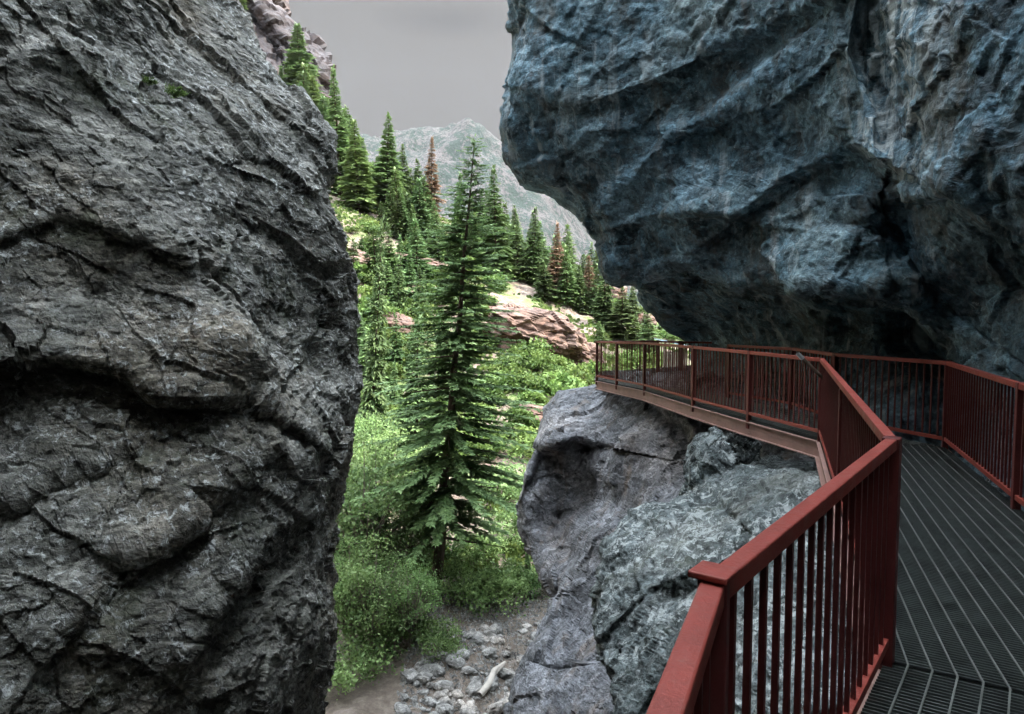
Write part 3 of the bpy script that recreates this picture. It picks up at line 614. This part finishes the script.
def leafy(nleaf, rad, size, seed, mat, hgt, clumps=26, twigs=10, trunk_h=0.):
    r = np.random.RandomState(seed); V = []; T = []
    cc = []
    for k in range(clumps):
        a = r.uniform(0, 6.28); rr = rad * r.rand() ** .5; z = trunk_h + hgt * r.uniform(.15, 1) * (1 - .45 * (rr / rad) ** 2); cc.append((rr * math.cos(a), rr * math.sin(a), z, rad * r.uniform(.16, .34), r.rand()))
    for k in range(nleaf):
        c = cc[r.randint(clumps)]; q = np.array(c[:3]) + r.normal(0, 1, 3) * c[3] * np.array([.8, .8, .5]); e = r.normal(0, 1, 3); e /= np.linalg.norm(e); f_ = np.cross(e, r.normal(0, 1, 3)); f_ /= np.linalg.norm(f_); l = size * r.uniform(.6, 1.3)
        V += [q, q + e * l * .5 + f_ * l * .3, q + e * l, q + e * l * .5 - f_ * l * .3]; T.append(min(1, max(0, c[4] * .7 + r.rand() * .4)))
    V = np.array(V); crown = mesh_np('crown', V, np.arange(len(V)).reshape(-1, 4), mat, attr=T)
    tb = MB(); base = np.array([0, 0, -.2])
    if trunk_h: tb.tube([base, (rad * .08, 0, trunk_h * .5), (0, rad * .06, trunk_h + hgt * .35)], [.035 * (trunk_h + hgt) * .5, .025 * (trunk_h + hgt) * .5, .01], 6)
    st = np.array([0, 0, trunk_h * .7])
    for k in range(twigs):
        c = np.array(cc[k % clumps][:3]); tb.tube([st - [0, 0, .1], st + (c - st) * .5 + r.normal(0, .06, 3) * rad, c], [.012 * (hgt + trunk_h), .008 * (hgt + trunk_h), .004], 5)
    return crown, tb.build('trunk', M['barkp'])
bush = [leafy(900, 1.0, .26, 70 + k, M['leaf'], 1.2, 16, 6) for k in range(3)]
bushd = [leafy(2600, 1.6, .17, 80 + k, M['willow'], 2.0, 30, 12) for k in range(2)]
aspen = [leafy(6500, 2.1, .15, 90 + k, M['willow'], 4.9, 60, 36, 2.0) for k in range(2)]
k = 0
# shrubs on the sunny slope
reg = [(60, (335, 225, 480, 330), 'round yellow-green shrub on the upper scree left of the tall fir', 'shrubs on the upper left scree', (.8, 1.9)), (60, (480, 300, 690, 400), 'low bright green bush on the slope around the red outcrop', 'bushes around the red outcrop', (.8, 1.9)),
       (60, (340, 330, 480, 470), 'shrub low on the slope left of the tall fir trunk', 'shrubs low on the left slope', (.8, 1.8)), (36, (480, 370, 600, 480), 'lime green bush between the tall fir and the rock pillar', 'bushes beside the rock pillar', (.7, 1.6)),
       (36, (430, 225, 640, 310), 'dark shrub beneath the ridge conifers', 'shrubs beneath the ridge conifers', (1.0, 2.2))]
for cnt, (x0, y0, x1, y1), lab, grp, (s0, s1) in reg:
    for j in range(cnt):
        px, py = r.uniform(x0, x1), r.uniform(y0, y1)
        if 495 < px < 585 and 296 < py < 356: continue
        p, dz = hit(px, py)
        if p is None: continue
        s = r.uniform(s0, s1); make_tree(bush[r.randint(3)], 'shrub', p, r.uniform(0, 6.28), (s, s, s * r.uniform(.7, 1.1)), lab, grp, 'shrub')
# leafy creekside trees against the left cliff
cs = [(362, 610, 440, 'light green leafy tree against the left cliff with a bent stem'), (392, 600, 500, 'leafy sapling between the left cliff and the tall fir'), (350, 660, 545, 'bright leafy tree low beside the left cliff foot'), (385, 540, 420, 'slim leafy tree just behind the bent-stemmed one'), (410, 650, 560, 'low leafy tree at the top of the earth bank'), (345, 600, 470, 'leafy tree squeezed hard against the left cliff edge'), (372, 660, 540, 'leafy tree in front of the others at the left cliff foot'), (425, 560, 470, 'small leafy tree touching the tall fir on its left'), (350, 520, 400, 'leafy tree rising under the slender dark conifer')]
for i, (px, yb, yt, lab) in enumerate(cs):
    p, dz = hit(px, yb); s = (yb - yt) * dz / F / 6.8; make_tree(aspen[i % 2], 'leafy_tree', p, i * 1.3, (s * 1.05, s * 1.05, s), lab, None, 'tree')
bs = [(490, 608, 1.5, 'bright green bush on the bank right of the tall fir trunk'), (510, 600, 1.6, 'smaller bush behind the bright bank bush'), (455, 600, 1.4, 'low bush at the foot of the tall fir'), (400, 630, 1.2, 'bush on the bank left of the tall fir foot'), (375, 650, 1.8, 'bush below the leafy tree by the left cliff'),
      (435, 655, 1.1, 'small bush on the bare bank above the creek stones'), (545, 595, 1.2, 'little bush tucked beside the pillar foot'), (350, 690, 1.5, 'bush at the bottom beside the left cliff foot'), (420, 560, 2.0, 'wide bush behind the tall fir trunk'), (480, 560, 1.4, 'dense bush up the bank behind the tall fir'), (520, 545, 1.8, 'dense bush left of the pillar overhang'), (500, 500, 2.2, 'large shaded bush between fir and pillar')]
for i, (px, py, s, lab) in enumerate(bs):
    p, dz = hit(px, py); make_tree(bushd[i % 2], 'shrub', p, i, (s * .62, s * .62, s * .6), lab, None, 'shrub')
# greenery rooted on the near cliff
for px, py, d_, s, lab in [(176, 96, 9.0, .10, 'tiny green tuft in a crack of the left cliff'), (150, 84, 8.9, .07, 'tiniest green sprig on the upper left cliff')]:
    make_tree(bush[0], 'shrub', P(px, py, d_), 1, (s, s, s), lab, None, 'shrub')
# ground cover
nG = 40000; gxr = r.uniform(-80, 38, nG); gyr = 36 + 150 * r.rand(nG) ** 1.2; gz = terr(gxr, gyr); p3 = np.stack([gxr, gyr, 0 * gxr], 1); keep = fbm(p3 / 6, 4, 200) > .0; gxr, gyr, gz = gxr[keep], gyr[keep], gz[keep]
V = []; T = []
for x, y, z in zip(gxr, gyr, gz):
    for _ in range(3):
        a = r.uniform(0, 6.28); s = r.uniform(.12, .4); c, s2 = math.cos(a) * s, math.sin(a) * s; x2, y2 = x + r.normal(0, .25), y + r.normal(0, .25)
        V += [(x2 - c, y2 - s2, z - .05), (x2 + c, y2 + s2, z - .05), (x2 + c * .7, y2 + s2 * .7 + .1, z + s * 1.1), (x2 - c * .8, y2 - s2 * .8, z + s)]; T.append(r.rand())
o = mesh_np('ground_cover', V, np.arange(len(V)).reshape(-1, 4), M['leaf'], attr=T); tag(o, 'grass and low plants spread over the slope', 'grass', kind='stuff')

# ------------------------------------------------------------------ creek bed
protos = []
for k in range(5):
    o = lump('creek_stone', (1, .75, .55), 3, 100 + k, M['stone'], .75, .2); protos.append(o)
first = set()
for j in range(290):
    px = r.uniform(400, 560); py = r.uniform(625, 740)
    if px < 560 - (py - 600) * 1.5 - 40: continue
    p, dz = hit(px, py, 15)
    if p is None: continue
    k = j % 5
    if k in first: o = protos[k].copy(); COL.objects.link(o)
    else: o = protos[k]; first.add(k)
    s = .08 + .34 * r.rand() ** 2.4
    o.location = p + [0, 0, s * .08]; o.scale = (s, s, s); o.rotation_euler = (r.uniform(-.4, .4), r.uniform(-.4, .4), r.uniform(0, 6.28)); tag(o, 'rounded grey stone in the dry creek bed', 'stone', 'stones in the creek bed')
nG = 16000; V = []; Fc = []
tet = np.array([(1, 0, -.3), (-.6, .8, -.3), (-.5, -.9, -.3), (.1, .1, .6)]); tf = np.array([(0, 1, 3), (1, 2, 3), (2, 0, 3)])
X = r.uniform(-4.5, 4, nG); Y = r.uniform(22, 37, nG); Zg = terr(X, Y)
for i in range(nG):
    s = .03 + .13 * r.rand() ** 2; a = r.uniform(0, 6.28); c, s2 = math.cos(a), math.sin(a); t = tet * r.uniform(.6, 1.3, (4, 3)) * s; V.append(np.stack([t[:, 0] * c - t[:, 1] * s2 + X[i], t[:, 0] * s2 + t[:, 1] * c + Y[i], t[:, 2] + Zg[i]], 1)); Fc.append(tf + i * 4)
tag(mesh_np('gravel', np.concatenate(V), np.concatenate(Fc), M['stone']), 'grey gravel covering the creek bed', 'gravel', kind='stuff')
a, _ = hit(480, 702, 15); b_, _ = hit(505, 668, 15)
lg = MB(); a = a + [0, 0, .15]; b_ = b_ + [0, 0, .25]; lg.tube([a, a * .7 + b_ * .3 + [.08, 0, .05], a * .35 + b_ * .65 + [-.1, 0, .1], b_], [.13, .15, .12, .05], 10); lg.tube([a * .4 + b_ * .6, a * .3 + b_ * .7 + [.35, .2, .3]], [.05, .02], 6)
tag(lg.build('driftwood_log', M['log'], smooth=True), 'bleached curved log lying among the creek stones', 'log')

# ------------------------------------------------------------------ walkway
u3 = np.array
def zt(z): return z + 1.07
O = {}
O['P1'] = G(714, 578, 1.07); O['P2'] = G(892, 438, 1.07)
O['P3'] = P(822, 358, 710 / 76.); O['P3'][2] = 0
Pm = G(838, 383, 1.07)
far_posts = [(750, 351, 11.0), (694, 346, 13.0), (645, 342, 16.0), (617, 341.5, 17.9), (597, 341, 19.6)]
FP = []
for px, py, z in far_posts:
    q = P(px, py, z); FP.append(np.array([q[0], q[1], q[2] - 1.07]))
O['P1'][2] = 0; O['P2'][2] = 0
g0 = G(664, 714, 1.07); d01 = (g0 - O['P1']); d01[2] = 0; d01 /= np.linalg.norm(d01)
O['P0'] = O['P1'] + d01 * 3.4
INN = [u3([3.02, 2.5, 0]), G(1021, 383, 1.07), G(948, 361, 1.07), G(835, 353, 1.07), G(793, 347.5, 1.07), G(729, 343, 1.07)]
for q in INN: q[2] = 0
INN[5][2] = -.03
INN.insert(0, O['P0'] + u3([1.45, -.5, 0])); 
def rail_run(a, b, label, inner_posts=(), ends=(True, True), post_w=.064, gap=.114, group=None, tw=.052, th=.052, cap=None, skirt=.0):
    """one straight welded railing between ground points a and b"""
    a = np.array(a, float); b = np.array(b, float); d = b - a; L = np.linalg.norm(d[:2]); ux = d / L
    root = empty('railing', a); tag(root, label, 'railing', group)
    def bld(mb, nm, mt, bev=.003): return mb.build(nm, mt, root, bevel=bev, origin=a)
    Hh = 1.07
    t = MB(); t.bar(a + [0, 0, Hh], b + [0, 0, Hh], tw, th, zc=-th / 2); bld(t, 'top_rail', M['redtop'], .005)
    t = MB(); t.bar(a + [0, 0, .1], b + [0, 0, .1], .04, .045); bld(t, 'bottom_rail', M['redtop'], .003)
    ps = sorted(set(([0.0] if ends[0] else []) + list(inner_posts) + ([1.0] if ends[1] else [])))
    for s in ps:
        q = a + d * s; t = MB(); t.bar(q + [0, 0, -.14 - skirt], q + [0, 0, Hh - th - .001 if 0 < s < 1 else Hh + .004], post_w, post_w, up=(ux[0], ux[1], 0.001)); bld(t, 'post', M['red'], .005)
    n_ = int(round(L / gap)); n_ = max(2, n_)
    for i in range(1, n_):
        s = i / n_
        if any(abs(s - x) * L < .055 for x in ps): continue
        q = a + d * s; t = MB(); t.bar(q + [0, 0, .12], q + [0, 0, Hh - th - .001], .017, .017, up=(ux[0], ux[1], 0.001)); bld(t, 'baluster', M['red'], 0)
    return root
rail_run(O['P0'], O['P1'], 'nearest railing run at the bottom edge with a flat rail and capped post', gap=.114)
rail_run(O['P1'], O['P2'], 'red railing run from the capped near post up to the corner by the grating', ends=(False, True), post_w=.075)
sm = np.linalg.norm((Pm - O['P2'])[:2]) / np.linalg.norm((O['P3'] - O['P2'])[:2])
rail_run(O['P2'] + (O['P3'] - O['P2']) * .012, O['P3'], 'red railing run seen nearly end-on between the two outer corners', (sm,), ends=(False, True))
t = MB(); t.bar(O['P1'] + [0, 0, 1.075], O['P1'] + [0, 0, 1.09], .088, .088, up=(.6, .8, .001)); o = t.build('cap', M['redtop'], None, bevel=.004, origin=O['P0'])
rr_ = [x for x in bpy.data.objects if x.name == 'railing'][0]; o.parent = rr_
lab = ['outer railing panel right beside the kinked corner, holding the leaning rod', 'second outer railing panel over the bare beam', 'outer railing panel where the deck meets the rock pillar', 'short backlit outer railing panel before the last one', 'backlit outer railing panel at the far left corner']
prev = O['P3']
for i, q in enumerate(FP):
    rail_run(prev + (q - prev) * .004, q, lab[i], ends=(False, True)); prev = q
E1 = P(658, 343, 19.3); E1[2] = FP[-1][2] + .02; E2 = P(681, 344.5, 18.9); E2[2] = E1[2]; E3 = P(712, 346, 18.6); E3[2] = E1[2]
rail_run(FP[-1], E1, 'railing across the far end of the deck', ends=(False, True)); rail_run(E1, E2, 'short railing with a double post at the far deck end', ends=(False, True), post_w=.12); rail_run(E2, E3, 'last bit of railing going behind the rock', ends=(False, False))
li = ['inner railing beside the grating, right of the camera', 'inner railing run along the right edge of the photo', 'inner railing run in front of the lit rock at the right corner', 'inner railing run in front of the dark alcove', 'inner railing run past the alcove toward the far end', 'far inner railing run with its raised rail end']
inn2 = INN[0:]
for i in range(len(inn2) - 1):
    if i == 0: continue
    rail_run(inn2[i], inn2[i + 1], li[i - 1 + (0)], ends=(i == 1, True))

# grating deck with bearing bars, cross rods and edge channels
deck = empty('walkway', (0, 0, 0)); tag(deck, 'steel bar-grating walkway bolted along the rock wall with red-brown edge beams', 'walkway')
def panel(o0, o1, i0, i1, pitch=.03, extra=None):
    o0, o1, i0, i1 = map(lambda q: np.array(q, float), (o0, o1, i0, i1))
    L = (np.linalg.norm(o1 - o0) + np.linalg.norm(i1 - i0)) / 2; nb = int(L / pitch); g = MB()
    for k in range(nb + 1):
        s = k / nb; g.bar(o0 + (o1 - o0) * s, i0 + (i1 - i0) * s, .0055, .03, zc=-.018)
    g.build('grating', M['grate'], deck)
    W = (np.linalg.norm(i0 - o0) + np.linalg.norm(i1 - o1)) / 2; nr = max(2, int(round(W / .1))); g = MB()
    for k in range(1, nr):
        s = k / nr; g.bar(o0 + (i0 - o0) * s, o1 + (i1 - o1) * s, .0085, .008, zc=.001)
    g.build('cross_rods', M['rod'], deck)
def inset(q): return q
seam = lambda a, b, s: a + (b - a) * s
off = u3([.05, -.02, 0])
I0 = INN[0]; I1 = INN[1]; I3 = INN[3]
P1i = O['P1'] + u3([1.28, -.85, 0])
P0i = O['P0'] + u3([1.5, -.6, 0])
panel(O['P0'], O['P1'], P0i, P1i); panel(O['P1'], O['P2'], P1i, I1)
panel(O['P2'], O['P3'], I1, I3)
panel(O['P3'], FP[0], I3, INN[4]); panel(FP[0], FP[1], INN[4], INN[5]); panel(FP[1], FP[2], INN[5], INN[6])
e4 = u3([4.65, 19.2, FP[-1][2]]); panel(FP[2], FP[4], INN[6], e4)
def channel(a, b, top=-.035, hgt=.22, name='edge_beam'):
    a, b = np.array(a, float), np.array(b, float); g = MB(); d = (b - a) / np.linalg.norm(b - a); n_ = u3([-d[1], d[0], 0])
    g.bar(a + [0, 0, top], b + [0, 0, top], .09, .012, zc=-.006); g.bar(a + [0, 0, top - .012], b + [0, 0, top - .012], .01, hgt - .024, zc=-(hgt - .024) / 2); g.bar(a + [0, 0, top - hgt + .012], b + [0, 0, top - hgt + .012], .11, .012, zc=-.006)
    g.build(name, M['beam'], deck, bevel=0)
outl = [O['P0'], O['P1'], O['P2'], O['P3']] + FP
for a, b_ in zip(outl[:-1], outl[1:]): channel(a, b_)
innl = [P1i, I1, INN[2], I3] + INN[4:] + [e4]
for a, b_ in zip(innl[:-1], innl[1:]): channel(a, b_, hgt=.15)
for s in (.25, .6, .95):
    a = O['P2'] + (O['P3'] - O['P2']) * s; b_ = I1 + (I3 - I1) * s; channel(a, b_, top=-.06, hgt=.15, name='support_beam')
for a, b_ in ((FP[0], INN[4]), (FP[1], INN[5]), (FP[2], INN[6]), (FP[4], e4)): channel(a, b_, top=-.06, hgt=.15, name='support_beam')
g = MB(); q = G(800, 440, -.9)
rod = MB(); a = P(799, 355, 9.0); b_ = P(833, 388, 9.0); rod.tube([a, b_], .022, 8); o = rod.build('rod', M['bark']); 
pr = empty('leaning_rod', b_); o.data.transform(__import__('mathutils').Matrix.Translation(-Vector(b_))); o.parent = pr
tip = MB(); d = (b_ - a) / np.linalg.norm(b_ - a); tip.tube([a - d * .03, a + d * .07], .028, 8); tip.build('pale_tip', M['steel'], pr, origin=b_); tag(pr, 'short dark rod with a pale tip leaning over the outer railing', 'rod')
# roof glimpsed beyond the deck
hp = P(672, 340, 60); hut = empty('hut', hp); tag(hut, 'pale blue roof glimpsed between the far railing and the overhang', 'hut')
g = MB(); g.add([(-1.2, -1, 0), (1.6, -1, -.6), (1.6, 1.5, -.6), (-1.2, 1.5, 0), (-1.2, -1, .1), (1.6, -1, -.5), (1.6, 1.5, -.5), (-1.2, 1.5, .1)], [[0, 1, 2, 3], [7, 6, 5, 4], [0, 4, 5, 1], [1, 5, 6, 2], [2, 6, 7, 3], [3, 7, 4, 0]]); g.build('roof', M['roof'], hut)
g = MB(); g.bar((-.6, 0, -5), (-.6, 0, -.25), .12, .12, up=(0, 1, 0)); g.bar((1.2, 0, -5), (1.2, 0, -.6), .12, .12, up=(0, 1, 0)); g.bar((-.6, .1, -3), (1.2, .1, -3), 1.4, 4, zc=0); g.build('wall', M['barkp'], hut)

# ------------------------------------------------------------------ sky, sun
SUN_EL, SUN_AZ = R(54), R(107)      # azimuth clockwise from +Y : over the overhanging wall
sd_ = np.array([math.sin(SUN_AZ) * math.cos(SUN_EL), math.cos(SUN_AZ) * math.cos(SUN_EL), math.sin(SUN_EL)])
ld = bpy.data.lights.new('sun', 'SUN'); ld.energy = 2.9; ld.angle = R(.5); ld.color = (1, .95, .86); lo = link(bpy.data.objects.new('sun', ld))
lo.rotation_euler = Vector(-sd_).to_track_quat('-Z', 'Y').to_euler()
w = bpy.data.worlds.new('World'); sc.world = w; w.use_nodes = True; nt = w.node_tree; n = N(nt)
bg = nt.nodes['Background']; sky = n.new('ShaderNodeTexSky', sky_type='NISHITA'); sky.sun_disc = False; sky.sun_elevation = SUN_EL; sky.sun_rotation = SUN_AZ; sky.altitude = 2400
tc = n.new('ShaderNodeTexCoord').outputs['Generated']; sp = n.new('ShaderNodeSeparateXYZ'); n.L(tc, sp.inputs[0])
mp = n.new('ShaderNodeMapping'); mp.inputs['Scale'].default_value = (1, 1, 4); n.L(tc, mp.inputs[0]); cn = n.noise(mp.outputs[0], 2.2, 6, .55)
cloud = n.ramp(sp.outputs[2], [(.0, (.60, .565, .53)), (.5, (.60, .565, .53)), (.66, (12, 13.3, 14.6)), (1, (28, 31, 34.5))])
cloud = n.mix(n.rng(cn, .35, .7, 0, .12), cloud, (.48, .45, .425))
cdv = P(445, 20, 1.) - np.array([0, 0, EYE]); cdv /= np.linalg.norm(cdv)
sub = n.new('ShaderNodeVectorMath', operation='SUBTRACT'); n.L(tc, sub.inputs[0]); sub.inputs[1].default_value = cdv
mm = n.new('ShaderNodeMapping'); mm.inputs['Scale'].default_value = (14, 14, 60); n.L(sub.outputs[0], mm.inputs[0])
wob = n.noise(tc, 9, 5, .6); ln = n.new('ShaderNodeVectorMath', operation='LENGTH'); n.L(mm.outputs[0], ln.inputs[0])
cloud = n.mix(n.rng(n.math('ADD', ln.outputs['Value'], n.math('MULTIPLY', wob, 1.4)), .9, 2.1, .4, 0), cloud, (.22, .205, .2))
skyc = n.mix(.985, sky.outputs[0], cloud)
n.L(skyc, bg.inputs[0]); bg.inputs[1].default_value = .1
sc.view_settings.view_transform = 'Standard'; sc.view_settings.look = 'None'; sc.view_settings.gamma = 1; sc.view_settings.exposure = 2.2

# ------------------------------------------------------------------ haze
hz = MB(); hz.add([(x, y, z) for x in (-2600, 2600) for y in (-300, 2700) for z in (-46, 900)], BOXF)
m = bpy.data.materials.new('haze'); m.use_nodes = True; nt = m.node_tree
for x in list(nt.nodes): nt.nodes.remove(x)
out = nt.nodes.new('ShaderNodeOutputMaterial'); pv = nt.nodes.new('ShaderNodeVolumePrincipled'); pv.inputs['Density'].default_value = .00003; pv.inputs['Color'].default_value = (.95, .96, 1, 1); pv.inputs['Anisotropy'].default_value = .3
nt.links.new(pv.outputs[0], out.inputs['Volume'])
HZ = True
if HZ: tag(hz.build('haze', m), kind='stuff')
sc.cycles.use_denoising = True; sc.cycles.use_adaptive_sampling = True; sc.cycles.adaptive_threshold = .03; sc.cycles.adaptive_min_samples = 16; sc.cycles.max_bounces = 5; sc.cycles.diffuse_bounces = 3; sc.cycles.glossy_bounces = 1; sc.cycles.transmission_bounces = 2; sc.cycles.volume_bounces = 0; sc.cycles.transparent_max_bounces = 8
